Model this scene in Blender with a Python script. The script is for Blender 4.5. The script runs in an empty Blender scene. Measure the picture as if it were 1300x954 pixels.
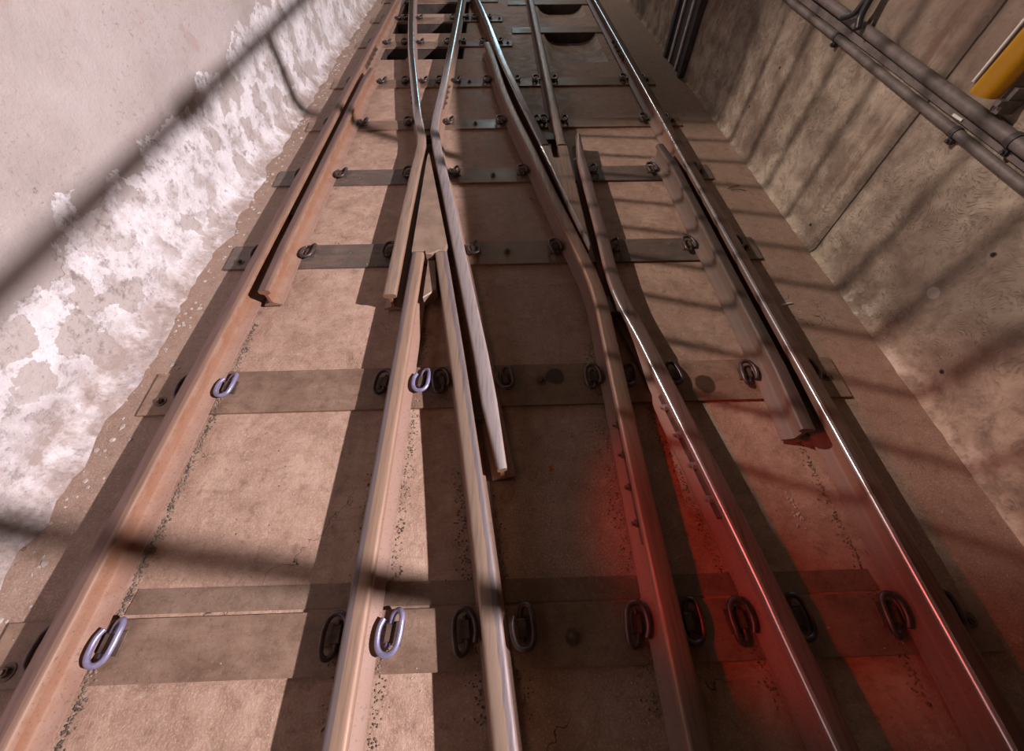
import bpy, bmesh, math, random
from mathutils import Vector, Matrix, noise
random.seed(7)
scn = bpy.context.scene
col = scn.collection

# ------------------------------------------------------------------ helpers
def link(name, me, mat=None, parent=None, loc=None):
    o = bpy.data.objects.new(name, me)
    col.objects.link(o)
    if mat is not None and me is not None:
        me.materials.append(mat)
    if parent is not None: o.parent = parent
    if loc is not None: o.location = loc
    return o

def tag(o, label=None, cat=None, group=None, kind=None):
    if label: o['label'] = label
    if cat: o['category'] = cat
    if group: o['group'] = group
    if kind: o['kind'] = kind
    return o

def finish(bm, name, angle=32):
    bmesh.ops.recalc_face_normals(bm, faces=bm.faces)
    me = bpy.data.meshes.new(name)
    bm.to_mesh(me); bm.free()
    me.polygons.foreach_set('use_smooth', [True] * len(me.polygons))
    me.set_sharp_from_angle(angle=math.radians(angle))
    return me

def box(bm, x0, x1, y0, y1, z0, z1):
    vs = [bm.verts.new(p) for p in ((x0,y0,z0),(x1,y0,z0),(x1,y1,z0),(x0,y1,z0),(x0,y0,z1),(x1,y0,z1),(x1,y1,z1),(x0,y1,z1))]
    for f in ((0,3,2,1),(4,5,6,7),(0,1,5,4),(1,2,6,5),(2,3,7,6),(3,0,4,7)):
        bm.faces.new([vs[i] for i in f])
    return vs

def prism(bm, poly, z0, z1, inset=0.0, topz=None):
    c = Vector((sum(p[0] for p in poly)/len(poly), sum(p[1] for p in poly)/len(poly)))
    lo = [bm.verts.new((x, y, z0)) for x, y in poly]
    hi = []
    for i, (x, y) in enumerate(poly):
        zz = topz[i] if topz else z1
        hi.append(bm.verts.new((x, y, zz - inset)))
    top = []
    for i, (x, y) in enumerate(poly):
        d = (c - Vector((x, y)));  d = d.normalized() * min(inset, d.length)
        zz = topz[i] if topz else z1
        top.append(bm.verts.new((x + d.x, y + d.y, zz)))
    n = len(poly)
    bm.faces.new(lo[::-1]); bm.faces.new(top)
    for i in range(n):
        j = (i+1) % n
        bm.faces.new((lo[i], lo[j], hi[j], hi[i]))
        bm.faces.new((hi[i], hi[j], top[j], top[i]))

def tube(bm, pts, r, seg=10, cap=True):
    pts = [Vector(p) for p in pts]
    rings = []
    t0 = (pts[1]-pts[0]).normalized()
    nrm = t0.orthogonal().normalized()
    for i, p in enumerate(pts):
        if i == 0: t = (pts[1]-p)
        elif i == len(pts)-1: t = (p-pts[i-1])
        else: t = (pts[i+1]-pts[i-1])
        t.normalize()
        nrm = (nrm - t*nrm.dot(t)).normalized()
        b = t.cross(nrm)
        rr = r[i] if isinstance(r, (list, tuple)) else r
        rings.append([bm.verts.new(p + (nrm*math.cos(a)+b*math.sin(a))*rr) for a in [2*math.pi*k/seg for k in range(seg)]])
    for a, b in zip(rings, rings[1:]):
        for k in range(seg):
            bm.faces.new((a[k], a[(k+1)%seg], b[(k+1)%seg], b[k]))
    if cap:
        bm.faces.new(rings[0][::-1]); bm.faces.new(rings[-1])

def cr(pts, n=6):
    """Catmull-Rom through pts"""
    P = [Vector(p) for p in pts]
    P = [P[0]*2-P[1]] + P + [P[-1]*2-P[-2]]
    out = []
    for i in range(1, len(P)-2):
        for k in range(n):
            t = k/n
            a, b, c, d = P[i-1], P[i], P[i+1], P[i+2]
            out.append(0.5*((2*b)+(c-a)*t+(2*a-5*b+4*c-d)*t*t+(3*b-a-3*c+d)*t**3))
    out.append(P[-2].copy())
    return out

# ------------------------------------------------------------------ materials
class N:
    def __init__(s, name):
        s.m = bpy.data.materials.new(name); s.m.use_nodes = True
        s.t = s.m.node_tree; s.t.nodes.clear()
        s.out = s.t.nodes.new('ShaderNodeOutputMaterial')
        s.b = s.t.nodes.new('ShaderNodeBsdfPrincipled')
        s.t.links.new(s.b.outputs[0], s.out.inputs[0])
        g = s.t.nodes.new('ShaderNodeNewGeometry'); s.pos = g.outputs['Position']
    def set(s, sock, v):
        if hasattr(v, 'is_linked') or isinstance(v, bpy.types.NodeSocket): s.t.links.new(v, sock)
        else: sock.default_value = v
    def p(s, k, v): s.set(s.b.inputs[k], v)
    def math(s, op, a, b=0.0, clamp=False):
        n = s.t.nodes.new('ShaderNodeMath'); n.operation = op; n.use_clamp = clamp
        s.set(n.inputs[0], a); s.set(n.inputs[1], b); return n.outputs[0]
    def sep(s, v=None):
        n = s.t.nodes.new('ShaderNodeSeparateXYZ'); s.set(n.inputs[0], v if v is not None else s.pos); return n.outputs
    def scale(s, v, sc):
        n = s.t.nodes.new('ShaderNodeVectorMath'); n.operation = 'MULTIPLY'
        s.set(n.inputs[0], v); n.inputs[1].default_value = sc; return n.outputs[0]
    def vadd(s, a, b):
        n = s.t.nodes.new('ShaderNodeVectorMath'); n.operation = 'ADD'
        s.set(n.inputs[0], a); s.set(n.inputs[1], b); return n.outputs[0]
    def noise(s, sc, det=4, rough=.6, dist=0, vec=None, color=False):
        n = s.t.nodes.new('ShaderNodeTexNoise')
        s.set(n.inputs['Vector'], vec if vec is not None else s.pos)
        n.inputs['Scale'].default_value = sc; n.inputs['Detail'].default_value = det
        n.inputs['Roughness'].default_value = rough; n.inputs['Distortion'].default_value = dist
        return n.outputs[1 if color else 0]
    def voro(s, sc, vec=None, feat='F1', out=0):
        n = s.t.nodes.new('ShaderNodeTexVoronoi'); n.feature = feat
        s.set(n.inputs['Vector'], vec if vec is not None else s.pos)
        n.inputs['Scale'].default_value = sc; return n.outputs[out]
    def ramp(s, f, stops, interp='LINEAR'):
        n = s.t.nodes.new('ShaderNodeValToRGB'); s.set(n.inputs[0], f); r = n.color_ramp; r.interpolation = interp
        while len(r.elements) < len(stops): r.elements.new(.5)
        for e, (p, c) in zip(r.elements, stops):
            e.position = p; e.color = (c, c, c, 1) if not isinstance(c, (tuple, list)) else (*c, 1)
        return n.outputs[0]
    def mix(s, f, a, b, mode='MIX'):
        n = s.t.nodes.new('ShaderNodeMix'); n.data_type = 'RGBA'; n.blend_type = mode
        s.set(n.inputs[0], f)
        for k, v in ((6, a), (7, b)):
            if isinstance(v, (tuple, list)): n.inputs[k].default_value = (*v, 1)
            else: s.set(n.inputs[k], v)
        return n.outputs[2]
    def step(s, v, a, b):
        n = s.t.nodes.new('ShaderNodeMapRange'); n.clamp = True
        s.set(n.inputs[0], v); n.inputs[1].default_value = a; n.inputs[2].default_value = b
        return n.outputs[0]
    def bump(s, h, st=.5, d=.01):
        n = s.t.nodes.new('ShaderNodeBump'); n.inputs['Strength'].default_value = st; n.inputs['Distance'].default_value = d
        s.set(n.inputs['Height'], h); s.p('Normal', n.outputs[0])
    def spot(s, x, y, r, soft=.15):
        """mask 1 inside an irregular round stain"""
        S = s.sep(s.vadd(s.pos, s.scale(s.noise(14, 3, color=True), (.03,.03,0))))
        dx = s.math('SUBTRACT', S[0], x+.015); dy = s.math('SUBTRACT', S[1], y+.015)
        d = s.math('SQRT', s.math('ADD', s.math('MULTIPLY', dx, dx), s.math('MULTIPLY', dy, dy)))
        return s.step(d, r, r*(1-soft))

def mat_floor():
    n = N('worn_concrete')
    v = n.scale(n.pos, (1, 1, 1))
    big = n.noise(1.3, 5, .65); mid = n.noise(7, 6, .65, .6); fine = n.noise(60, 4, .7)
    strk = n.noise(3, 5, .6, vec=n.scale(n.pos, (2.5, 14, 1)))
    c = n.ramp(n.math('ADD', n.math('MULTIPLY', mid, .6), n.math('MULTIPLY', big, .4)),
               [(.30, (.205,.120,.085)), (.46, (.37,.230,.172)), (.60, (.485,.325,.252)), (.8, (.57,.40,.315))])
    c = n.mix(n.step(strk, .52, .75), c, (.33,.22,.15), 'MIX')
    c = n.mix(n.math('MULTIPLY', n.step(fine, .35, .25), .6), c, (.10,.06,.04))
    # shade painted in as a darker band between the two inner rails
    S = n.sep()
    mid_band = n.math('MULTIPLY', n.step(S[0], -.25, .05), n.step(S[0], .75, .55))
    c = n.mix(n.math('MULTIPLY', mid_band, n.math('ADD', .12, n.math('MULTIPLY', mid, .45))), c, (.11,.062,.032))
    sides = n.math('ADD', n.step(S[0], -1.52, -1.62), n.step(S[0], 1.45, 1.55))
    c = n.mix(n.math('MULTIPLY', sides, n.math('ADD', .25, n.math('MULTIPLY', mid, .6))), c, (.24,.165,.13))
    gr = n.noise(150, 3, .75); mot = n.noise(18, 6, .75, .3)
    c = n.mix(n.math('MULTIPLY', n.step(gr, .52, .64), .55), c, (.58,.45,.36))
    c = n.mix(n.math('MULTIPLY', n.step(mot, .47, .33), .55), c, (.17,.105,.07))
    c = n.mix(n.math('MULTIPLY', n.step(mot, .56, .68), .35), c, (.58,.47,.38))
    # pale specks and dark pits
    sp = n.voro(38); pick = n.noise(30, 2)
    c = n.mix(n.math('MULTIPLY', n.step(sp, .085, .05), n.step(pick, .52, .58)), c, (.62,.52,.42))
    c = n.mix(n.math('MULTIPLY', n.step(n.voro(21, n.vadd(n.pos, (3.3,1.7,0))), .10, .05), n.step(n.noise(9, 2), .55, .6)), c, (.07,.045,.03))
    # hairline cracks
    cr_ = n.voro(1.7, n.vadd(n.pos, n.scale(n.noise(5, 4, color=True), (.35,.35,.1))), 'DISTANCE_TO_EDGE')
    crm = n.math('MULTIPLY', n.step(cr_, .003, .001), n.step(n.noise(1.1, 2), .58, .62))
    c = n.mix(crm, c, (.06,.035,.025))
    n.p('Base Color', c); n.p('Roughness', n.ramp(mid, [(.3, .55), (.7, .85)]))
    h = n.math('ADD', n.math('MULTIPLY', mid, .7), n.math('ADD', n.math('MULTIPLY', fine, .45), n.math('MULTIPLY', mot, .5)))
    h = n.math('SUBTRACT', h, n.math('MULTIPLY', crm, .6))
    n.bump(h, .55, .012)
    return n.m

def mat_plate(name='plate_steel', base=((.15,.09,.065),(.25,.16,.115),(.34,.23,.17)), stains=()):
    n = N(name); S = n.sep()
    mid = n.noise(5, 6, .65, .4); st = n.noise(4, 5, .65, vec=n.scale(n.pos, (1.5, 6, 1))); fine = n.noise(90, 3)
    c = n.ramp(n.math('ADD', n.math('MULTIPLY', mid, .7), n.math('MULTIPLY', st, .3)), [(.34, base[0]), (.5, base[1]), (.66, base[2])])
    # bare, darker grey steel between guard rails and wings on the third and fourth plates
    bare = n.math('MULTIPLY', n.step(S[1], 1.7, 1.8), n.step(S[1], 3.2, 3.1))
    bare = n.math('MULTIPLY', bare, n.math('MAXIMUM', n.step(S[0], -.55, -.7), n.step(S[0], .62, .7)))
    c = n.mix(n.math('MULTIPLY', bare, n.math('ADD', .35, n.math('MULTIPLY', n.step(st, .35, .6), .55))), c, (.09,.08,.075))
    mb = n.math('MULTIPLY', n.step(S[0], -.3, .05), n.step(S[0], .75, .55))
    c = n.mix(n.math('MULTIPLY', mb, .45), c, (.11,.062,.032))  # same band of painted shade carried across the plates
    c = n.mix(n.math('MULTIPLY', n.step(fine, .42, .3), .4), c, (.08,.05,.035))
    mot = n.noise(16, 6, .75, .3)
    c = n.mix(n.math('MULTIPLY', n.step(mot, .48, .34), .5), c, (.12,.07,.045))
    c = n.mix(n.math('MULTIPLY', n.step(n.noise(130, 3, .7), .55, .68), .3), c, (.45,.33,.25))
    for (x, y, r) in stains: c = n.mix(n.math('MULTIPLY', n.spot(x, y, r), .85), c, (.035,.02,.012))
    wet = n.math('MULTIPLY', n.math('MULTIPLY', n.step(S[1], 3.66, 3.7), n.step(S[1], 3.9, 3.86)), n.math('MULTIPLY', n.step(S[0], -.46, -.42), n.step(S[0], 0., -.06)))
    wet = n.math('MULTIPLY', wet, n.step(mid, .40, .47))
    n.p('Base Color', c); n.p('Metallic', .15)
    r = n.ramp(mid, [(.35, .45), (.65, .68)])
    n.p('Roughness', n.mix(wet, r, (.30,.30,.30)))
    n.bump(n.math('ADD', n.math('MULTIPLY', mid, .6), n.math('MULTIPLY', fine, .3)), .35, .006)
    return n.m

def mat_rail(name, top, side, polish, rust=(.26,.125,.07), fade=None, strip=None):
    """side rust + running surface; polish 0..1 on the rail head only"""
    n = N(name)
    S = n.sep()
    mid = n.noise(9, 5, .65, .3); lon = n.noise(3, 4, .6, vec=n.scale(n.pos, (25, 1.5, 12))); fine = n.noise(120, 3)
    sc = n.mix(n.step(mid, .4, .62), side, rust)
    web = n.math('MULTIPLY', n.step(S[2], .108, .098), n.step(S[2], .036, .05))
    sc = n.mix(n.math('MULTIPLY', web, .6), sc, rust)
    sc = n.mix(n.math('MULTIPLY', n.step(S[2], .038, .03), .45), sc, (.30,.19,.16))
    sc = n.mix(n.math('MULTIPLY', n.step(fine, .42, .3), .5), sc, (.06,.035,.025))
    if fade: pol = n.math('MULTIPLY', n.step(S[1], fade[0], fade[1]), polish)
    else: pol = n.math('ADD', polish, 0.)
    if fade: top = n.mix(n.step(S[1], fade[0], fade[1]), fade[2], top); low = n.mix(1., top, (.62,.62,.62), 'MULTIPLY')
    else: low = tuple(c*.62 for c in top)
    if strip:
        at = n.t.nodes.new('ShaderNodeAttribute'); at.attribute_name = 'u'
        sm = n.step(n.math('MULTIPLY', n.math('ADD', at.outputs['Fac'], n.math('MULTIPLY', n.math('SUBTRACT', lon, .5), .012)), strip[0]), strip[1]-.0015, strip[1]+.0015)
        top = n.mix(sm, top, strip[2]); low = n.mix(1., top, (.7,.7,.7), 'MULTIPLY')
    tc = n.mix(n.step(lon, .46, .70), top, low)
    m = n.step(n.math('ADD', S[2], n.math('MULTIPLY', lon, .004)), .1345, .1395)
    n.p('Base Color', n.mix(m, sc, tc))
    n.p('Metallic', n.math('MULTIPLY', m, n.math('ADD', .2, n.math('MULTIPLY', pol, .75))))
    rg = n.math('ADD', n.math('SUBTRACT', .68, n.math('MULTIPLY', pol, .52)), n.math('MULTIPLY', n.math('SUBTRACT', lon, .5), .25))
    r = n.t.nodes.new('ShaderNodeMix'); r.data_type = 'FLOAT'
    n.set(r.inputs[0], m); r.inputs[2].default_value = .62; n.set(r.inputs[3], rg)
    n.p('Roughness', r.outputs[0])
    n.bump(n.math('ADD', n.math('MULTIPLY', mid, .5), n.math('MULTIPLY', fine, .35)), .3 - .18*polish, .005)
    return n.m

def mat_wall_left():
    n = N('peeling_plaster')
    S = n.sep()
    mid = n.noise(6, 6, .65, .2); fine = n.noise(45, 5, .75); big = n.noise(1.4, 4); med = n.noise(14, 6, .7)
    fl = n.noise(4.2, 10, .66, .15)
    warp = n.vadd(n.pos, n.scale(n.noise(7, 5, .65, color=True), (.10,.16,.16)))
    cell = n.voro(7.5, warp, out=1)          # flakes of old paint with torn outlines
    cs = n.t.nodes.new('ShaderNodeSeparateColor'); n.t.links.new(cell, cs.inputs[0]); cv = cs.outputs[0]
    lim = n.math('ADD', n.math('ADD', .20, n.math('MULTIPLY', n.noise(2.1, 9, .62, .2), .62)), n.math('MULTIPLY', S[1], .055))
    lim = n.math('ADD', lim, n.math('MULTIPLY', n.math('SUBTRACT', cv, .5), .10))
    peel = n.step(n.math('SUBTRACT', lim, S[2]), -.004, .004)
    plaster = n.ramp(n.math('ADD', n.math('MULTIPLY', big, .6), n.math('MULTIPLY', mid, .4)), [(.3, (.36,.305,.29)), (.5, (.44,.38,.37)), (.7, (.50,.44,.43))])
    scuff = n.math('MULTIPLY', n.step(n.noise(30, 6, .78, .5, vec=n.scale(n.pos, (1, 1, 1.5))), .56, .66), n.step(n.noise(2.2, 3), .42, .62))
    plaster = n.mix(n.math('MULTIPLY', scuff, .75), plaster, (.19,.135,.12))
    plaster = n.mix(n.math('MULTIPLY', n.step(n.noise(4.5, 3, vec=n.vadd(n.pos, (2,9,4))), .62, .72), .4), plaster, (.38,.23,.2))
    salt = n.ramp(fl, [(.30, (.36,.30,.275)), (.40, (.50,.44,.43)), (.44, (.60,.555,.57)), (.60, (.78,.75,.79)), (.70, (.56,.51,.52))])
    old = n.math('MULTIPLY', n.step(cv, .70, .72), n.step(big, .42, .5))
    salt = n.mix(n.math('MULTIPLY', old, .9), salt, (.46,.40,.385))
    grime = n.math('MULTIPLY', n.step(med, .47, .36), n.step(n.noise(2.6, 4), .38, .56))
    salt = n.mix(n.math('MULTIPLY', grime, .85), salt, (.25,.20,.19))
    salt = n.mix(n.math('MULTIPLY', n.step(fine, .42, .32), .7), salt, (.22,.175,.165))
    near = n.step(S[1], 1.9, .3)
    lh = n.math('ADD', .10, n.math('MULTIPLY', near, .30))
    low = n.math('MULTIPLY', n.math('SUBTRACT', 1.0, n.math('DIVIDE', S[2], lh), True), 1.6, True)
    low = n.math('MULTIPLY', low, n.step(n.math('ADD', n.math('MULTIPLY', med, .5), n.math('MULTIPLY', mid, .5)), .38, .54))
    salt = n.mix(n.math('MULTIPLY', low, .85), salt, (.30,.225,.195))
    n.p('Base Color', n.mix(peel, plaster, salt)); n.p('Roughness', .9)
    h = n.math('ADD', n.math('MULTIPLY', fine, .5), n.math('MULTIPLY', n.math('MULTIPLY', n.math('ADD', old, n.step(fl, .42, .46)), peel), .5))
    h = n.math('SUBTRACT', h, n.math('MULTIPLY', peel, .7)); h = n.math('ADD', h, n.math('MULTIPLY', med, .9))
    n.bump(h, .6, .014)
    return n.m

def mat_wall_right():
    n = N('board_marked_concrete')
    S = n.sep()
    big = n.noise(1.7, 5, .6); mid = n.noise(6, 6, .65, .4); fine = n.noise(70, 4, .7)
    con = n.noise(4.2, 3.5, .5, 1.1)
    lines = n.math('SINE', n.math('MULTIPLY', con, 150.0))
    con2 = n.noise(22, 3, .55, 1.5)
    ln = n.math('MULTIPLY', n.step(lines, .15, .95), n.step(con2, .44, .60))
    ln = n.math('MULTIPLY', ln, n.math('ADD', .25, n.math('MULTIPLY', n.step(n.noise(2.3, 4, .6, vec=n.vadd(n.pos, (0,3,8))), .42, .60), .75)))
    c = n.ramp(n.math('ADD', n.math('MULTIPLY', big, .55), n.math('MULTIPLY', mid, .45)),
               [(.36, (.11,.08,.06)), (.46, (.24,.185,.14)), (.56, (.42,.345,.27)), (.70, (.54,.455,.36))])
    c = n.mix(n.math('MULTIPLY', ln, .55), c, (.11,.08,.06))
    c = n.mix(n.math('MULTIPLY', n.math('MULTIPLY', n.step(lines, -.5, -.95), n.step(con2, .5, .6)), .25), c, (.52,.45,.36))
    c = n.mix(n.math('MULTIPLY', n.step(fine, .38, .28), .6), c, (.07,.05,.04))
    # damp dark smear and rust smears
    damp = n.math('MULTIPLY', n.step(n.noise(1.1, 4, .6, vec=n.vadd(n.pos, (0,4.2,1))), .5, .64), .55)
    c = n.mix(damp, c, (.13,.08,.06))
    mot = n.noise(13, 7, .75, .4)
    c = n.mix(n.math('MULTIPLY', n.step(mot, .50, .36), .5), c, (.10,.075,.055))
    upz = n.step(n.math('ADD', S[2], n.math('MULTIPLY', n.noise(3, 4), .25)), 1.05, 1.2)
    c = n.mix(n.math('MULTIPLY', upz, .6), c, (.16,.105,.08))  # upper wall darkened in colour, standing in for the lamp's falloff
    # efflorescence at the foot
    lowm = n.math('MULTIPLY', n.math('MULTIPLY', n.step(S[2], .16, .0), n.step(n.noise(6, 6, .7), .52, .62)), n.step(n.noise(1.5, 2, vec=n.vadd(n.pos, (0,7,0))), .45, .55))
    c = n.mix(n.math('MULTIPLY', lowm, .75), c, (.60,.55,.50))
    # panel joints
    y = n.math('ADD', S[1], n.math('MULTIPLY', n.noise(8, 3), .012))
    jt = None
    for yy in (1.955, -.9):
        d = n.math('ABSOLUTE', n.math('SUBTRACT', y, yy))
        k = n.step(d, .007, .003); jt = k if jt is None else n.math('MAXIMUM', jt, k)
    smear = n.math('MULTIPLY', n.step(n.math('ABSOLUTE', n.math('SUBTRACT', y, 2.1)), .14, .02), n.step(n.noise(9, 4, vec=n.scale(n.pos, (1, 1.5, .3))), .45, .6))
    smear = n.math('MULTIPLY', smear, n.step(S[2], .12, .3))
    c = n.mix(n.math('MULTIPLY', smear, .7), c, (.14,.07,.045))
    c = n.mix(jt, c, (.035,.025,.02))
    holes = None
    for (hy, hz) in ((.93,.16), (3.36,.30), (3.20,.62), (2.10,.10), (4.1,.30), (1.2,.62)):
        dy = n.math('SUBTRACT', S[1], hy); dz = n.math('SUBTRACT', S[2], hz)
        d = n.math('SQRT', n.math('ADD', n.math('MULTIPLY', dy, dy), n.math('MULTIPLY', dz, dz)))
        k = n.step(n.math('ADD', d, n.math('MULTIPLY', n.noise(60, 2), .008)), .017, .011)
        holes = k if holes is None else n.math('MAXIMUM', holes, k)
    c = n.mix(holes, c, (.012,.008,.006))
    # round cement plug
    dy = n.math('SUBTRACT', S[1], 1.24); dz = n.math('SUBTRACT', S[2], .36)
    d = n.math('SQRT', n.math('ADD', n.math('MULTIPLY', dy, dy), n.math('MULTIPLY', dz, dz)))
    c = n.mix(n.math('MULTIPLY', n.step(d, .03, .027), .6), c, (.42,.37,.32))
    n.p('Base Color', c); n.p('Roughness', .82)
    h = n.math('ADD', n.math('MULTIPLY', mid, .6), n.math('MULTIPLY', fine, .25))
    h = n.math('SUBTRACT', h, n.math('MULTIPLY', ln, .6)); h = n.math('SUBTRACT', h, n.math('MULTIPLY', jt, 1.))
    h = n.math('SUBTRACT', h, n.math('MULTIPLY', holes, 2.))
    n.bump(h, .5, .010)
    return n.m

def mat_simple(name, c, rough=.6, metal=0., var=.35, sc=20, bump=.3):
    n = N(name); a = n.noise(sc, 5, .65)
    n.p('Base Color', n.mix(n.step(a, .38, .64), tuple(x*(1-var) for x in c), c))
    n.p('Roughness', rough); n.p('Metallic', metal); n.bump(a, bump, .004)
    return n.m

M_FLOOR = mat_floor()
M_PITSHADE = mat_simple('pit_shade_dark', (.075,.055,.045), .7, 0, .5, 8, .5)  # near-black colour puts the pits' shade into the lining
M_PIT = mat_simple('pit_concrete', (.55,.48,.44), .85, 0, .5, 6, .6)
M_PLATE = mat_plate()
M_PLATE2 = mat_plate('plate_steel_oily', stains=((.98,.985,.055),(.245,1.05,.05)))
M_STRIP = mat_plate('thin_shim', ((.15,.095,.07),(.23,.155,.115),(.29,.2,.155)))
M_CORNER = mat_simple('bright_worn_edge', (.62,.59,.60), .26, .75, .15, 8, .08)
M_L1 = mat_rail('rust_brown_rail', (.28,.17,.125), (.30,.18,.13), .12, (.25,.118,.07), strip=(-1, -.012, (.18,.105,.09)))
M_LEG = mat_rail('tan_worn_rail', (.35,.225,.162), (.28,.17,.13), .12, (.27,.155,.11), strip=(-1, .010, (.19,.145,.145)))
M_GREY = mat_rail('grey_brown_rail', (.32,.225,.17), (.20,.12,.085), .2, strip=(1, .010, (.20,.16,.165)))
TANTOP = (.31,.215,.165)
M_A = mat_rail('polished_fading_rail_left', (.52,.48,.50), (.24,.15,.11), .95, fade=(3.25,3.9,TANTOP))
M_B = mat_rail('polished_fading_rail_right', (.50,.47,.47), (.24,.15,.11), .95, fade=(3.7,5.2,(.30,.25,.25)))
M_C = mat_rail('polished_fading_rail_centre', (.52,.48,.50), (.16,.10,.075), .95, fade=(3.6,6.0,(.20,.14,.12)), strip=(-1, .024, (.50,.47,.48)))
M_R6 = mat_rail('brown_head_rail', (.17,.115,.09), (.16,.10,.075), .55, (.20,.10,.07))
M_R5 = mat_rail('purple_brown_head_rail', (.26,.18,.16), (.24,.13,.10), .5, (.24,.12,.09))
M_DARK = mat_rail('dark_brown_rail', (.22,.155,.125), (.13,.085,.065), .3, (.17,.095,.06))
M_GUARD = mat_rail('dark_guard_rail', (.125,.092,.08), (.11,.08,.068), .3, (.15,.095,.072))
M_RUSTY = mat_rail('reddish_brown_rail', (.235,.145,.108), (.19,.115,.085), .35, (.22,.11,.07))
M_BLOCK = mat_simple('worn_steel_block', (.34,.235,.175), .55, .2, .3, 9)
M_BLOCKD = mat_simple('dark_steel_block', (.16,.11,.09), .6, .3, .5, 15)
M_CLIP = mat_simple('dark_spring_steel', (.13,.10,.10), .42, .55, .4, 30)
M_CLIPB = mat_simple('blue_grey_spring_steel', (.36,.34,.56), .35, .45, .25, 30)
M_SHOULDER = mat_simple('cast_shoulder_iron', (.15,.095,.07), .7, .2, .5, 25, .5)
M_BOLT = mat_simple('bolt_iron', (.17,.11,.085), .5, .4, .4, 40)
M_BOLTP = mat_simple('pale_bolt_iron', (.42,.36,.37), .4, .4, .3, 40)
M_GRIT = mat_simple('grit', (.30,.22,.17), .9, 0, .75, 15)
M_PALE = mat_simple('pale_chips', (.62,.54,.46), .85, 0, .5, 12)
M_PIPE = mat_simple('dusty_grey_conduit', (.20,.165,.155), .55, .1, .4, 12, .3)
M_YEL = mat_simple('yellow_paint', (.80,.40,.012), .42, 0, .15, 4, .1)
M_WHITE = mat_simple('white_plastic', (.82,.80,.78), .5, 0, .2, 14)
M_BLACK = mat_simple('black_rubber', (.035,.032,.034), .38, 0, .3, 10)
M_STEELD = mat_simple('dark_painted_steel', (.085,.08,.085), .5, .2, .4, 8)
M_ORANGE = mat_simple('orange_leaf', (.75,.26,.04), .7, 0, .3, 60)
M_GALV = mat_simple('galvanised_steel', (.35,.35,.36), .45, .6, .3, 15)
M_WL = mat_wall_left(); M_WR = mat_wall_right()

# ------------------------------------------------------------------ setting
Y0, Y1 = -1.6, 9.0
XL, XR = -1.93, 2.00
def build_floor():
    bm = bmesh.new()
    # pits: (x0,x1,y0,y1)
    lx0, lx1 = -1.37, -.40
    rx0, rx1 = .60, 1.27
    holes = [(lx0,lx1,5.42,5.80), (lx0,lx1,6.34,6.77), (lx0,lx1,7.19,7.72), (lx0,lx1,8.15,8.7),
             (rx0,rx1,5.28,6.28), (rx0,rx1,6.97,7.56), (rx0,rx1,7.9,8.6)]
    xs = sorted({XL-.3, lx0, lx1, rx0, rx1, XR+.3}); ys = sorted({Y0, Y1} | {h[2] for h in holes} | {h[3] for h in holes})
    for a, b in zip(xs, xs[1:]):
        for c, d in zip(ys, ys[1:]):
            mx, my = (a+b)/2, (c+d)/2
            if any(h[0] < mx < h[1] and h[2] < my < h[3] for h in holes): continue
            box(bm, a, b, c, d, -.45, 0)
    me = finish(bm, 'floor'); o = link('floor', me, M_FLOOR)
    tag(o, kind='structure')
    bm = bmesh.new(); box(bm, lx0-.1, lx1+.1, 5.3, 8.9, -.6, -.40)
    # concave pans in the right-hand pits
    for (x0, x1, y0, y1) in holes[4:]:
        nx, ny = 14, 10; g = []
        for j in range(ny+1):
            row = []
            for i in range(nx+1):
                u = i/nx*2-1; v = j/ny
                depth = -.018 + .10*(1-abs(u)**5)*(1-(1-v)**5*(.55+.45*abs(u)))
                row.append(bm.verts.new((x0+(x1-x0)*i/nx, y0+(y1-y0)*v, -.02-depth)))
            g.append(row)
        for j in range(ny):
            for i in range(nx): bm.faces.new((g[j][i], g[j][i+1], g[j+1][i+1], g[j+1][i]))
    me = finish(bm, 'pit_bottoms'); o = link('trim_1', me, M_PIT)
    tag(o, 'grey concrete bottoms of the pits under the far tracks', kind='structure')
build_floor()
bm = bmesh.new()
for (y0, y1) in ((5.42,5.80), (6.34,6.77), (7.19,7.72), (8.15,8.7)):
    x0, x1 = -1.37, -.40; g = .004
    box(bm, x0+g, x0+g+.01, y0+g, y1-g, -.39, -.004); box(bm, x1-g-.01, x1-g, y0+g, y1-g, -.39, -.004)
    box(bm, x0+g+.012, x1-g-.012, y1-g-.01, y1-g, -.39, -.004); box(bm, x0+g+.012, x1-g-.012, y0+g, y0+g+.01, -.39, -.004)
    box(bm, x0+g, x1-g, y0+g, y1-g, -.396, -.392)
o = link('trim_2', finish(bm, 'trim_2'), M_PITSHADE); tag(o, 'near-black lining painted as shade in the pits under the left tracks', kind='structure')

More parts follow.
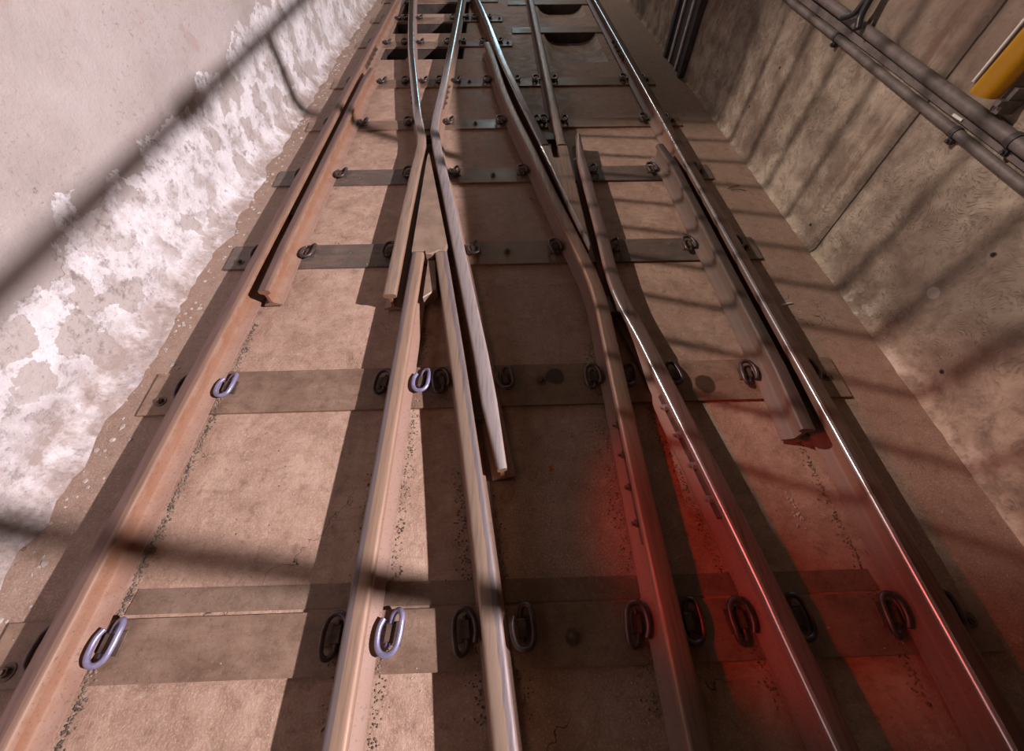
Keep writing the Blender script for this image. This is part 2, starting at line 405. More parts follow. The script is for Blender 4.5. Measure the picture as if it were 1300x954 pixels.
def wall(name, side, mat, top):
    bm = bmesh.new(); step = .045
    ny = int((Y1-Y0)/step); zs = [-.03, 0, .01, .02, .035, .05, .07, .09, .12] + [.12+.05*i for i in range(1, 28)]
    g = []
    for j in range(ny+1):
        y = Y0+(Y1-Y0)*j/ny; row = []; T = top(y)
        zz = [z for z in zs]; mx = zz[-1]
        for k, z in enumerate(zz):
            n1 = noise.noise(Vector((y*2.2, z*2.5, side*7.)))
            n2 = noise.noise(Vector((y*11, z*11, side*3.)))
            n3 = noise.noise(Vector((y*28, z*28, side*5.)))
            if side < 0:
                rough = 1.0 if z < .75 else .3
                x = XL + (.010*n1 + (.006*n2 + .0035*n3)*rough)
                cove = max(0, 1-max(z, 0)/.11)
                x += cove**2*(.085+.055*noise.noise(Vector((y*5., .3, 0)))+.03*n3)
            else:
                x = XR + .006*n1 + .0015*n2
                cove = max(0, 1-max(z, 0)/.035); x -= cove**2*(.02+.012*n3)
            row.append(bm.verts.new((x, y, z if z <= mx else z)))
        X = XL if side < 0 else XR
        row.append(bm.verts.new((X, y, T))); row.append(bm.verts.new((X+side*.28, y, T))); row.append(bm.verts.new((X+side*.28, y, -.03)))
        g.append(row)
    for j in range(ny):
        for k in range(len(g[0])-1):
            bm.faces.new((g[j][k], g[j+1][k], g[j+1][k+1], g[j][k+1]))
    me = finish(bm, name, 60); o = link(name, me, mat); tag(o, kind='structure')
wall('wall_left', -1, M_WL, lambda y: 2.05)
wall('wall_right', 1, M_WR, lambda y: 1.60+.068*(y-.4))

# ------------------------------------------------------------------ rails
HW = .036
def set_u(bm, us):
    lay = bm.verts.layers.float['u']
    for v, u in us: v[lay] = u
def prof(fl, fr, hw=HW):
    L = [(-fl,0), (-fl,.009), (-.014,.024), (-.008,.034), (-.008,.086), (-.018,.092), (-hw,.098), (-hw,.112), (-hw+.0015,.1185), (-hw+.006,.1228), (-hw+.014,.1248), (0,.1256)]
    R = [(-x, z) for x, z in L[:-1]][::-1]
    R[-1] = (fr, 0); R[-2] = (fr, .009)
    return L + R
ZB = .0165
def rail(name, pts, mat, fl=.055, fr=.055, hw=HW, smooth=0, flf=None, frf=None, hwf=None, parent=None, corner=0, crange=(-9,99)):
    P = [Vector((x, y, 0)) for x, y in pts]
    if smooth: P = cr(P, smooth)
    bm = bmesh.new(); rings = []; lay = bm.verts.layers.float.new('u')
    for i, p in enumerate(P):
        if i == 0: t = P[1]-p
        elif i == len(P)-1: t = p-P[i-1]
        else: t = (P[i+1]-p).normalized()+(p-P[i-1]).normalized()
        t.normalize(); r = Vector((t.y, -t.x, 0))
        if r.x < 0: r = -r
        a = flf(p.y) if flf else fl; b = frf(p.y) if frf else fr
        rings.append([bm.verts.new(p + r*x + Vector((0,0,ZB+z))) for x, z in prof(a, b, hwf(p.y) if hwf else hw)])
        for v, (x, z) in zip(rings[-1], prof(a, b, hw)): v[lay] = x
    n = len(rings[0])
    for a, b in zip(rings, rings[1:]):
        for k in range(n):
            f = bm.faces.new((a[k], a[(k+1)%n], b[(k+1)%n], b[k]))
            if corner and k in (7, 8, 9) and crange[0] < a[0].co.y < crange[1]: f.material_index = 1
    bm.faces.new(rings[0]); bm.faces.new(rings[-1][::-1])
    me = finish(bm, name, 40)
    o = link(name, me, mat, parent); me.materials.append(M_CORNER)
    return o

def xat(pts, y):
    pts = sorted(pts, key=lambda p: p[1])
    if y <= pts[0][1]: return pts[0][0]
    for (xa, ya), (xb, yb) in zip(pts, pts[1:]):
        if ya <= y <= yb: return xa+(xb-xa)*(y-ya)/(yb-ya)
    return pts[-1][0]
def slope(pts, y): return (xat(pts, y+.06)-xat(pts, y-.06))/.12

pL1 = [(-1.442,-1.3), (-1.442,2), (-1.442,5), (-1.442,8.6)]
pR6 = [(1.412,-1.3), (1.412,2), (1.412,5), (1.412,8.6)]
pR2 = [(-.502,-1.3), (-.502,.5), (-.502,1.86)]
pR3 = [(.115,-1.3), (-.045,-.089), (-.112,.38), (-.185,.83), (-.259,1.259), (-.367,1.86)]
pA = [(-1.27,7.9), (-1.184,7.1), (-1.080,6.2), (-.975,5.35), (-.876,4.7), (-.797,4.2), (-.712,3.68), (-.640,3.32), (-.622,3.16), (-.626,2.8), (-.626,2.2), (-.620,1.52)]
pB = [(-.510,8.6), (-.518,6.5), (-.530,4.4), (-.546,3.68), (-.540,3.40), (-.490,3.08), (-.375,2.5), (-.281,1.99), (-.166,1.376), (-.118,1.118), (-.075,.85), (-.045,.68), (-.022,.55)]
pR4 = [(.518,-1.3), (.518,.3), (.520,1.1), (.520,1.42), (.505,1.62), (.470,1.82), (.425,2.05), (.338,2.5), (.245,3.03), (.135,3.6), (.035,4.22), (-.040,4.85), (-.085,5.2), (-.130,5.5)]
pR5 = [(1.075,-1.3), (.902,-.113), (.868,.137), (.814,.475), (.773,.71), (.735,.93), (.693,1.18), (.634,1.47), (.618,1.72), (.620,2.0), (.617,2.9), (.640,3.30)]
pC = [(-.36,7.85), (-.262,7.2), (-.130,6.3), (-.012,5.4), (.062,4.85), (.160,4.24), (.215,3.9), (.352,3.12)]
pD = [(.487,8.6), (.487,5), (.487,3.12)]
pGL = [(-1.300,4.75), (-1.322,4.45), (-1.322,1.95), (-1.312,1.57)]
pGR = [(1.262,3.10), (1.292,2.8), (1.292,1.0), (1.274,.68)]

r = rail('running_rail', pL1, M_L1); tag(r, 'long rust-brown rail nearest the white peeling wall, leftmost rail', 'rail')
r = rail('running_rail', pR6, M_R6, corner=-1); tag(r, 'rightmost rail with shiny edge, nearest the grey concrete wall', 'rail')
r = rail('frog_leg_rail', pR2, M_LEG, fr=.052, fl=.050); tag(r, 'tan rail running straight toward viewer from left edge of left frog point', 'rail')
r = rail('frog_leg_rail', pR3, M_GREY, smooth=5, fl=.050, fr=.046); tag(r, 'narrow grey-brown rail slanting rightward from right edge of left frog point', 'rail')
thr = lambda y: .055 if (y > 3.95 or y < 2.85) else .03
throat_left = rail('wing_rail', pA, M_A, flf=lambda y: .055, frf=lambda y: .055 if y > 4.2 else (.026 if y > 2.9 else .048)); a_rail = throat_left
tag(a_rail, 'curved polished rail from top left, kinking into left wing of left frog', 'rail')
b_rail = rail('wing_rail', pB, M_B, flf=lambda y: .055 if y > 4.2 else (.026 if y > 2.9 else .044), frf=lambda y: .055, hwf=lambda y: HW if y > .85 else .020+.016*(y-.55)/.30)
tag(b_rail, 'straight polished rail kinking into right wing of left frog, ends on a pad', 'rail')
r4 = rail('wing_rail', pR4, M_RUSTY, smooth=5, frf=lambda y: .055 if y < 1.2 else .040, flf=lambda y: .055)
tag(r4, 'brown rail, red lit near viewer, bending left as left wing of right frog', 'rail')
r5 = rail('wing_rail', pR5, M_R5, smooth=5, hwf=lambda y: HW if y < 2.9 else .014+.022*(3.30-y)/.4, corner=-1, crange=(-9,1.5), flf=lambda y: .055 if y < .9 else .036, frf=lambda y: .055)
tag(r5, 'shiny rail curving right toward viewer from right wing of right frog', 'rail')
r = rail('frog_leg_rail', pC, M_C, smooth=5, corner=-1, flf=lambda y: .046, frf=lambda y: .055 if y > 3.9 else .045)
tag(r, 'polished curved rail glinting cyan, entering right frog from top centre', 'rail')
r = rail('frog_leg_rail', pD, M_DARK, fl=.050); tag(r, 'dull brown straight rail from the top meeting right frog point', 'rail')
r = rail('guard_rail', pGL, M_L1, fl=.046, fr=.055, hw=.031); tag(r, 'short guard rail with cut end close inside the leftmost rail', 'guard rail')
r = rail('guard_rail', pGR, M_GUARD, fl=.055, fr=.046, hw=.031); tag(r, 'short dark guard rail with cut end close inside the rightmost rail', 'guard rail')

# frog points ------------------------------------------------------
ZT = ZB+.1256
bm = bmesh.new()
prism(bm, [(-.551,3.02), (-.541,2.99), (-.333,1.93), (-.345,1.872), (-.385,1.872), (-.42,1.845), (-.455,1.845), (-.462,1.872), (-.541,1.872), (-.556,2.95)][::-1], ZB+.02, ZT, .005)
fp = link('frog_point', finish(bm, 'frog_point'), M_BLOCK)
tag(fp, 'worn triangular tan steel nose of the left frog, tip pointing away', 'frog point')
bm = bmesh.new(); prism(bm, [(-.448,1.838), (-.405,1.838), (-.375,1.59), (-.446,1.53)][::-1], ZB+.015, .100, .006)
link('filler_block', finish(bm, 'filler_block'), M_BLOCK, fp)
bm = bmesh.new(); box(bm, -.555, -.36, 1.885, 2.9, ZB, ZB+.012)
# tapered base foot
bm.free(); bm = bmesh.new(); prism(bm, [(-.556,2.9), (-.536,2.9), (-.345,1.95), (-.345,1.88), (-.55,1.88)][::-1], ZB, ZB+.02, .002)
link('base', finish(bm, 'base'), M_BLOCKD, fp)
bm = bmesh.new()
prism(bm, [(.523,1.88), (.517,1.90), (.314,3.10), (.388,3.10), (.40,2.92), (.452,2.92), (.452,3.10), (.523,3.10), (.528,1.90)], ZB+.02, ZT, .004)
fp2 = link('frog_point', finish(bm, 'frog_point'), M_RUSTY)
tag(fp2, 'long brown pointed nose of the right frog with shiny left edge', 'frog point')
bm = bmesh.new(); prism(bm, [(.523,1.95), (.33,3.10), (.52,3.10)], ZB, ZB+.02, .002)
link('base', finish(bm, 'base'), M_BLOCKD, fp2)
bm = bmesh.new(); prism(bm, [(.5235,1.885), (.5165,1.900), (.3135,3.099), (.3245,3.099), (.5235,1.955)], ZT-.012, ZT+.0012, .001)
o = link('worn_edge', finish(bm, 'worn_edge'), M_CORNER, fp2); o['label'] = 'bright worn running edge'

# spacer blocks bolted in the flangeways ---------------------------
def spacer(poly, z1, label, bolts=()):
    bm = bmesh.new(); prism(bm, poly, ZB+.036, z1, .004)
    o = link('spacer_block', finish(bm, 'spacer_block'), M_BLOCKD); tag(o, label, 'spacer block')
    for (x, y) in bolts:
        bm = bmesh.new(); tube(bm, [(x, y, z1), (x, y, z1+.012)], .013, 6); link('bolt', finish(bm, 'bolt'), M_BOLT, o)
def sp_between(pa, pb, y0, y1, z1, label, bolts=1):
    g = .0115
    poly = [(xat(pa,y0)+g, y0), (xat(pb,y0)-g, y0), (xat(pb,y1)-g, y1), (xat(pa,y1)+g, y1)]
    ym = (y0+y1)/2
    spacer(poly, z1, label, [((xat(pa,ym)+xat(pb,ym))/2, ym)] if bolts else [])
sp_between(pR3, pB, .80, .91, .085, 'spacer block between left frog leg and wing rail near the pad', 0)
sp_between(pR4, pR5, 1.40, 1.52, .092, 'dark spacer block between the rails just below the right frog tip', 0)
sp_between(pA, pB, 3.33, 3.42, .095, 'dark spacer block with bolt in the throat above the left frog tip')
sp_between(pC, pD, 3.3, 3.42, .09, 'spacer block between the two rails above the right frog nose', 0)
sp_between(pL1, pGL, 2.35, 2.47, .075, 'spacer block in gap beside the left guard rail', 0)

# end pad of right wing of left frog
bm = bmesh.new(); prism(bm, [(-.075,.545), (.030,.545), (-.035,.90), (-.118,.90)], .0005, ZB-.001, .002)
o = link('steel_pad', finish(bm, 'steel_pad'), M_BLOCKD); tag(o, 'flat dark steel pad under the cut wing rail end, centre floor', 'steel pad')

# ------------------------------------------------------------------ sleeper plates
def plate(x0, x1, y0, y1, label, bolts=(), mat=None, skewl=0., skewr=0., web=False):
    bm = bmesh.new(); prism(bm, [(x0,y0), (x1,y0), (x1+skewr,y1), (x0+skewl,y1)], .0005, .0155, .0025)
    o = link('sleeper_plate', finish(bm, 'sleeper_plate'), mat or M_PLATE)
    tag(o, label, 'sleeper plate', 'steel sleeper plates across the track bed')
    if web:
        bm = bmesh.new(); box(bm, x0+.43, 1.265, y0-.012, y0-.003, -.13, .012); link('web', finish(bm, 'web'), M_PITSHADE, o)  # beam face takes the same painted shade colour
    for (x, y) in bolts:
        bm = bmesh.new(); tube(bm, [(x,y,.0155), (x,y,.0185)], .026, 16); tube(bm, [(x,y,.0185), (x,y,.032)], .015, 6)
        tube(bm, [(x,y,.032), (x,y,.038)], [.009,.007], 8)
        link('bolt', finish(bm, 'bolt'), M_BOLT, o)
rowname = ['nearest', 'second nearest', 'third nearest', 'fourth nearest', 'fifth nearest', 'sixth nearest', 'seventh nearest', 'eighth nearest', 'farthest']
rows = [(-.070,.105), (.895,1.125), (1.885,2.10), (2.805,3.01), (3.68,3.85), (4.60,4.80), (5.80,5.98), (6.77,6.97), (7.72,7.92)]
RY = [(a+b)/2 for a, b in rows]
xr = [1.655, 1.665, 1.645, 1.645, 1.655, 1.64, .18, .075, .02]
cb = [[(.205,.01)], [(.175,1.03)], [(.03,2.0)], [(-.06,2.9)], [(-.22,3.765)], [(-.305,4.71)], [(.125,5.89)], [(.03,6.87)], []]
desc = ['wide rust-brown steel sleeper plate across the bottom of the photo', 'brown sleeper plate with round oil stain, second nearest',
        'grey-brown steel sleeper plate crossing just under both frog points, third nearest', 'steel sleeper plate crossing beside the left frog tip, fourth nearest',
        'steel sleeper plate with pale wet patch between centre rails, fifth nearest', 'steel sleeper plate sixth nearest, just before the dark pits begin',
        'short steel plate across first left pit, seventh nearest', 'short steel plate between left pits, eighth nearest', 'farthest short steel plate at the top edge over left pits']
for i, (a, b) in enumerate(rows):
    bl = list(cb[i])
    if i < 6: bl += [(xr[i]-.07, (a+b)/2)]
    if i < 3: bl += [(-1.645, (a+b)/2-.045)]
    plate(-1.725, xr[i], a, b, desc[i], bl, M_PLATE2 if i == 1 else None, -.01, .008)
plate(.19, 1.50, 6.28, 6.50, 'short steel plate bridging the pits on the right track', [], web=True)
plate(.16, 1.50, 7.56, 7.76, 'short steel plate at the top edge over the right pits', [], web=True)
bm = bmesh.new(); prism(bm, [(-1.36,.118), (1.34,.112), (1.33,.180), (-1.35,.196)], .0005, .004, .001)
o = link('steel_strip', finish(bm, 'steel_strip'), M_STRIP); tag(o, 'thin flat strip lying just beyond the nearest sleeper plate', 'steel strip')

# ------------------------------------------------------------------ spring clips
path = [(0,.050,.026), (0,.0,.026), (0,-.045,.026), (-.006,-.070,.030), (-.022,-.080,.038), (-.036,-.066,.046), (-.040,-.030,.050), (-.039,.015,.050),
        (-.032,.052,.048), (-.014,.072,.047), (.010,.072,.047), (.027,.052,.046), (.034,.018,.044), (.034,-.018,.041), (.026,-.048,.037)]
bm = bmesh.new(); tube(bm, [Vector((p.x, p.y*.80, p.z)) for p in cr(path, 5)], .0095, 10); ME_CLIP = finish(bm, 'clip_rod', 80)
ME_CLIPB = ME_CLIP.copy(); ME_CLIPB.materials.clear(); ME_CLIPB.materials.append(M_CLIPB)
ME_CLIP.materials.append(M_CLIP)
bm = bmesh.new()
prism(bm, [(-.045,-.035), (.012,-.030), (.014,.032), (-.045,.036)], .016, .022, .002)
prism(bm, [(-.017,-.026), (.013,-.026), (.013,.028), (-.017,.028)], .020, .038, .004)
ME_SH = finish(bm, 'shoulder'); ME_SH.materials.append(M_SHOULDER)
nclip = 0
def clip(pts, y, side, railname, rown, blue=False, off=.088, dy=0.0, jit=True):
    """side -1: clip stands left of the rail"""
    global nclip
    x = xat(pts, y); s = slope(pts, y); off = off*(1+s*s)**.5+(.006 if abs(s) > .1 else 0); head = math.atan2(-s, 1)
    e = bpy.data.objects.new('spring_clip', None); col.objects.link(e); e.empty_display_size = .05
    e.location = (x+side*off, y+.022, 0)
    e.rotation_euler = (0, 0, head + (0 if side < 0 else math.pi) + (random.uniform(-.08,.08) if jit else 0))
    adj = 'blue-grey' if blue else 'dark'
    tag(e, f"{adj} looped spring clip {'left' if side<0 else 'right'} of {railname}, on {rown} sleeper plate", 'rail clip', 'spring clips fastening the rails')
    a = bpy.data.objects.new('clip_rod', ME_CLIPB if blue else ME_CLIP); col.objects.link(a); a.parent = e
    b = bpy.data.objects.new('shoulder', ME_SH); col.objects.link(b); b.parent = e
    nclip += 1
n1, n2, n3, n4, n5, n6 = 'leftmost rail', 'left frog straight leg', 'left frog slanted leg', 'right frog left wing', 'right frog right wing', 'rightmost rail'
nA, nB, nC, nD, gl, gr = 'curved left rail', 'left frog right wing', 'polished centre rail', 'dull straight rail', 'left guard rail', 'right guard rail'
def R(i, lst):
    for (p, side, nm, *o) in lst: clip(p, RY[i], side, nm, rowname[i], *(o or []))
R(0, [(pL1,1,n1,True), (pL1,-1,n1), (pR2,-1,n2), (pR2,1,n2,True), (pR3,-1,n3), (pR3,1,n3), (pR4,-1,n4), (pR4,1,n4), (pR5,-1,n5), (pR5,1,n5), (pR6,-1,n6), (pR6,1,n6)])
R(1, [(pL1,1,n1,True), (pL1,-1,n1), (pR2,-1,n2), (pR2,1,n2,True), (pR3,-1,n3), (pB,1,nB), (pR4,-1,n4), (pR4,1,n4,False,.075), (pR5,1,n5), (pGR,-1,gr), (pR6,1,n6)])
R(2, [(pL1,-1,n1), (pGL,1,gl), (pA,-1,nA), (pB,1,nB), (pR4,-1,n4), (pR5,1,n5), (pGR,-1,gr), (pR6,1,n6)])
R(3, [(pL1,-1,n1), (pGL,1,gl), (pA,-1,nA), (pB,1,nB), (pR4,-1,n4), (pR5,1,n5), (pGR,-1,gr), (pR6,1,n6)])
R(4, [(pL1,-1,n1), (pGL,1,gl), (pA,-1,nA), (pB,1,nB), (pR4,-1,n4), (pC,1,nC,False,.078), (pD,-1,nD,False,.078), (pD,1,nD), (pR6,-1,n6), (pR6,1,n6)])
R(5, [(pL1,-1,n1), (pGL,1,gl), (pA,-1,nA), (pA,1,nA), (pB,-1,nB), (pB,1,nB), (pR4,-1,n4), (pC,1,nC), (pD,-1,nD), (pD,1,nD), (pR6,-1,n6), (pR6,1,n6)])
R(6, [(pL1,1,n1), (pL1,-1,n1), (pA,-1,nA), (pA,1,nA), (pB,-1,nB), (pB,1,nB), (pC,-1,nC,False,.09), (pC,1,nC)])
R(7, [(pL1,1,n1), (pL1,-1,n1), (pA,-1,nA), (pA,1,nA), (pB,-1,nB), (pB,1,nB), (pC,-1,nC), (pC,1,nC)])

# ------------------------------------------------------------------ joint bars with bolts on rail webs
def joint_bar(pts, y0, y1, side, label, nb=4, pale=False):
    bm = bmesh.new(); k = 8; A = []
    for i in range(k+1):
        y = y0+(y1-y0)*i/k; x = xat(pts, y)
        A.append([bm.verts.new((x+side*dx, y, ZB+z)) for dx, z in ((.010,.036), (.022,.028), (.026,.040), (.019,.075), (.024,.086), (.010,.084))])
    for a, b in zip(A, A[1:]):
        for j in range(6): bm.faces.new((a[j], a[(j+1)%6], b[(j+1)%6], b[j]))
    bm.faces.new(A[0]); bm.faces.new(A[-1][::-1])
    o = link('joint_bar', finish(bm, 'joint_bar'), M_BLOCKD); tag(o, label, 'joint bar')
    for i in range(nb):
        y = y0+(y1-y0)*(i+.5)/nb; x = xat(pts, y)
        bm = bmesh.new(); tube(bm, [(x+side*.019,y,ZB+.058), (x+side*.038,y,ZB+.058)], .016, 6); tube(bm, [(x+side*.038,y,ZB+.058), (x+side*.052,y,ZB+.058)], [.010,.008], 8)
        link('bolt', finish(bm, 'bolt'), M_BOLTP if pale else M_BOLT, o)
joint_bar(pR5, .36, .90, -1, 'bolted joint bar with pale bolt heads on left side of shiny curving rail', 4, True)
joint_bar(pR4, .28, .82, -1, 'bolted joint bar on left side of red lit rail', 4)
joint_bar(pA, 4.0, 4.5, -1, 'bolted joint bar left of the curved rail above left frog', 4)
joint_bar(pB, 4.0, 4.5, 1, 'bolted joint bar right of the straight rail above left frog', 4)
joint_bar(pL1, 5.0, 5.6, 1, 'bolted joint bar on leftmost rail beside first left pit', 4)
joint_bar(pR6, 5.15, 5.75, -1, 'bolted joint bar on rightmost rail beside first right pit', 4)

# ------------------------------------------------------------------ things on the right wall
def wall_pipe(name, pts, r, label, clamps, cat='conduit'):
    bm = bmesh.new(); tube(bm, pts, r, 16)
    o = link(name, finish(bm, name), M_PIPE); tag(o, label, cat)
    for y in clamps:
        for (xa, ya, za), (xb, yb, zb) in zip(pts, pts[1:]):
            if min(ya, yb) <= y <= max(ya, yb):
                t = (y-ya)/(yb-ya); x = xa+(xb-xa)*t; z = za+(zb-za)*t
        bm = bmesh.new(); tube(bm, [(x,y-.013,z), (x,y+.013,z)], r+.0045, 16)
        box(bm, x, XR-.010, y-.012, y+.012, z-r-.03, z-r+.004); tube(bm, [(x+.01,y,z-r-.018), (x-.012,y,z-r-.018)], .008, 6)
        link('pipe_clamp', finish(bm, 'pipe_clamp'), M_STEELD, o)
xw = XR-.03
wall_pipe('conduit', [(xw,8.6,1.13), (xw,5,1.03), (xw,3.243,.948), (xw,2.77,.928), (xw,2.21,.899), (xw,1.79,.88), (xw,1.41,.862), (xw,.4,.82), (xw,-1.5,.76)], .019,
          'lower thin grey conduit running along the right concrete wall', (2.75, 1.7, .7, 3.9))
wall_pipe('conduit', [(xw-.005,8.6,1.30), (xw-.005,4,1.08), (xw-.005,3.01,1.038), (xw-.005,2.56,1.013), (xw-.005,2.18,.99), (xw-.005,1.85,.972), (xw-.005,1.49,.953), (xw-.005,.4,.90), (xw-.005,-1.5,.82)], .026,
          'upper thicker grey conduit running along the right concrete wall', (1.47, 3.4, .2))
# junction of flat tray between the conduits
bm = bmesh.new(); 
pl = [(3.6,.985,1.025), (2.2,.925,.955), (1.0,.872,.888), (-1.5,.785,.792)]
for (ya, za, zb), (yb, zc, zd) in zip(pl, pl[1:]):
    v = [bm.verts.new(p) for p in ((XR-.020,ya,za), (XR-.020,ya,zb), (XR-.020,yb,zd), (XR-.020,yb,zc), (XR-.010,ya,za), (XR-.010,ya,zb), (XR-.010,yb,zd), (XR-.010,yb,zc))]
    for f in ((0,1,2,3), (4,7,6,5), (0,3,7,4), (1,5,6,2), (0,4,5,1), (2,6,7,3)): bm.faces.new([v[i] for i in f])
o = link('backing_strip', finish(bm, 'backing_strip'), M_PIPE); tag(o, 'flat dusty strip on the right wall between the two conduits', 'backing strip')
# yellow post and bracket
yb0 = Vector((1.90,1.655,1.045)); yb1 = Vector((1.905,1.64,1.75))
def at_z(z): return yb0.lerp(yb1, (z-yb0.z)/(yb1.z-yb0.z))
e = bpy.data.objects.new('yellow_post', None); col.objects.link(e); tag(e, 'yellow painted round post on the right wall above the conduits', 'post')
bm = bmesh.new(); tube(bm, [yb0, yb1], .048, 32); link('post_body', finish(bm, 'post_body', 40), M_YEL, e)
bm = bmesh.new(); box(bm, 1.93, XR-.010, 1.58, 1.61, 1.0, 1.09); box(bm, 1.90, 1.99, 1.575, 1.60, 1.03, 1.05); link('bracket', finish(bm, 'bracket'), M_PIPE, e)
bm = bmesh.new(); tube(bm, [(XR-.012,1.815,1.03), (XR-.012,1.815,1.30)], .0055, 8)
o = link('white_rod', finish(bm, 'white_rod'), M_WHITE); tag(o, 'thin white upright rod on wall beside the yellow post', 'rod')
bm = bmesh.new(); box(bm, XR-.027, XR-.021, 1.72, 1.775, .912, .922); link_o = link('white_label_tag', finish(bm, 'white_label_tag'), M_WHITE)
tag(link_o, 'small blank white tag between the conduits below the yellow post', 'tag')
# black curved hoses over the conduits
def hose(pts, r, label):
    bm = bmesh.new(); tube(bm, cr(pts, 6), r, 12); o = link('rubber_hose', finish(bm, 'rubber_hose', 80), M_BLACK); tag(o, label, 'hose')
hose([(1.935,2.62,1.50), (1.93,2.612,1.30), (1.92,2.612,1.14), (1.918,2.619,1.097), (1.913,2.634,1.062), (1.90,2.69,1.028)], .015, 'left one of two black curved hoses on the right wall at top')
hose([(1.94,2.585,1.50), (1.935,2.588,1.30), (1.925,2.588,1.16), (1.92,2.583,1.105), (1.915,2.572,1.06), (1.908,2.535,1.022)], .017, 'right one of two black curved hoses on the right wall at top')
# vertical trunking with two white conduits
e = bpy.data.objects.new('cable_trunking', None); col.objects.link(e); e.location = (0,0,0)
tag(e, 'dark vertical cable trunking with two white tubes on right wall near top', 'cable trunking')
bm = bmesh.new(); box(bm, XR-.03, XR-.010, 4.78, 5.45, 0.001, .97); link('back_plate', finish(bm, 'back_plate'), M_STEELD, e)
bm = bmesh.new(); box(bm, XR-.06, XR-.030, 5.38, 5.45, 0.001, .97); link('side_rib', finish(bm, 'side_rib'), M_STEELD, e)
bm = bmesh.new(); box(bm, XR-.07, XR-.030, 4.78, 4.84, 0.001, .97); link('side_rib', finish(bm, 'side_rib'), M_STEELD, e)
for y in (5.01, 5.25):
    bm = bmesh.new(); tube(bm, [(XR-.045,y,.003), (XR-.045,y,.96)], .013, 10); link('white_tube', finish(bm, 'white_tube', 60), M_WHITE, e)

# ------------------------------------------------------------------ loose debris
def chip(bm, x, y, z, s, flat=.5):
    vs = []
    ax = Matrix.Rotation(random.uniform(0, 6.28), 3, 'Z') @ Matrix.Rotation(random.uniform(-.4,.4), 3, 'X')
    for a in range(5):
        th = a*1.2566+random.uniform(-.3,.3); rr = s*random.uniform(.6, 1)
        vs.append(Vector((math.cos(th)*rr, math.sin(th)*rr, -s*flat*.3)))
    up = Vector((random.uniform(-.2,.2)*s, random.uniform(-.2,.2)*s, s*flat))
    b = [bm.verts.new(ax @ v + Vector((x,y,z))) for v in vs]
    t = [bm.verts.new(ax @ (v*.65+up) + Vector((x,y,z))) for v in vs]
    bm.faces.new(t); bm.faces.new(b[::-1])
    for i in range(5): bm.faces.new((b[i], b[(i+1)%5], t[(i+1)%5], t[i]))
def onplate(y): return .0155 if any(a < y < b for a, b in rows[:6]) else 0.
bm = bmesh.new()
def along(pts, side, y0, y1, n, s=(.002,.006), spread=.022, off=.058):
    for _ in range(n):
        y = random.uniform(y0, y1); x = xat(pts, y)+side*(off+abs(random.gauss(0, spread)))
        chip(bm, x, y, onplate(y)+.001, random.uniform(*s))
along(pL1, 1, -.3, 1.45, 900, (.002,.007), .014); along(pR2, 1, -.3, 1.4, 520, (.0015,.0055), .018)
along(pR4, -1, -.2, 1.3, 520, (.0015,.005), .03); along(pR5, -1, -.2, .9, 380, (.0015,.005), .02)
along(pR5, 1, -.2, .5, 160); along(pR6, -1, -.2, 1.0, 420, (.002,.006), .016, .09); along(pR3, 1, -.2, .5, 260, (.0015,.005), .02); along(pR3, -1, -.2, .6, 200)
along(pR2, -1, -.2, .6, 160)
o = link('loose_grit', finish(bm, 'loose_grit', 10), M_GRIT); tag(o, 'dark grit and ballast dust lying along the feet of the rails', 'grit', kind='stuff')
bm = bmesh.new()
for _ in range(700):
    x = random.uniform(-1.7, 1.85); y = random.uniform(-.3, 5.2)*random.random()**.4
    if any(abs(x-xat(p, y)) < .07 and p[0][1] > -9 and min(q[1] for q in p) <= y <= max(q[1] for q in p) for p in (pL1,pR2,pR3,pA,pB,pR4,pR5,pC,pD,pR6,pGL,pGR)): continue
    chip(bm, x, y, onplate(y)+.0008, random.uniform(.0012, .0038))
for (cx, cy) in ((1.155,.42), (1.16,.36), (.83,.27), (.84,.05)):
    for _ in range(14): chip(bm, cx+random.gauss(0,.018), cy+random.gauss(0,.02), onplate(cy)+.001, random.uniform(.003,.008))
o = link('pale_chips', finish(bm, 'pale_chips', 10), M_PALE); tag(o, 'tiny pale stone chips scattered across the track bed', 'stone chips', kind='stuff')
bm = bmesh.new()
for _ in range(330):
    y = random.uniform(-.3, 6.5); x = XL+.10+abs(random.gauss(0,.06))
    chip(bm, x, y, .001, random.uniform(.004,.015)*(1 if random.random() < .85 else 1.5), .25)
o = link('plaster_flakes', finish(bm, 'plaster_flakes', 10), mat_simple('fallen_plaster', (.55,.47,.43), .9, 0, .4, 9)); tag(o, 'fallen plaster flakes along the foot of the white wall', 'plaster flakes', kind='stuff')
# leaf
bm = bmesh.new(); c = Vector((.185,.597,.004)); ring = []
for k in range(14):
    a = k/14*6.283; rr = .0125*(1-.25*abs(math.sin(a)))*(1.25 if k == 3 else 1)
    ring.append(bm.verts.new(c+Vector((math.cos(a)*rr*.8, math.sin(a)*rr*1.15, .003*math.sin(2*a)))))
ct = bm.verts.new(c+Vector((0,0,-.001)))
for k in range(14): bm.faces.new((ring[k], ring[(k+1)%14], ct))
bmesh.ops.solidify(bm, geom=bm.faces[:], thickness=.001)
o = link('fallen_leaf', finish(bm, 'fallen_leaf'), M_ORANGE); tag(o, 'tiny orange leaf on dark floor between the centre rails', 'leaf')
bm = bmesh.new(); tube(bm, [(1.592,1.50,.006), (1.66,1.512,.007)], .0045, 8); o = link('white_stick', finish(bm, 'white_stick'), M_WHITE); tag(o, 'short pale stick on floor right of the rightmost rail', 'stick')
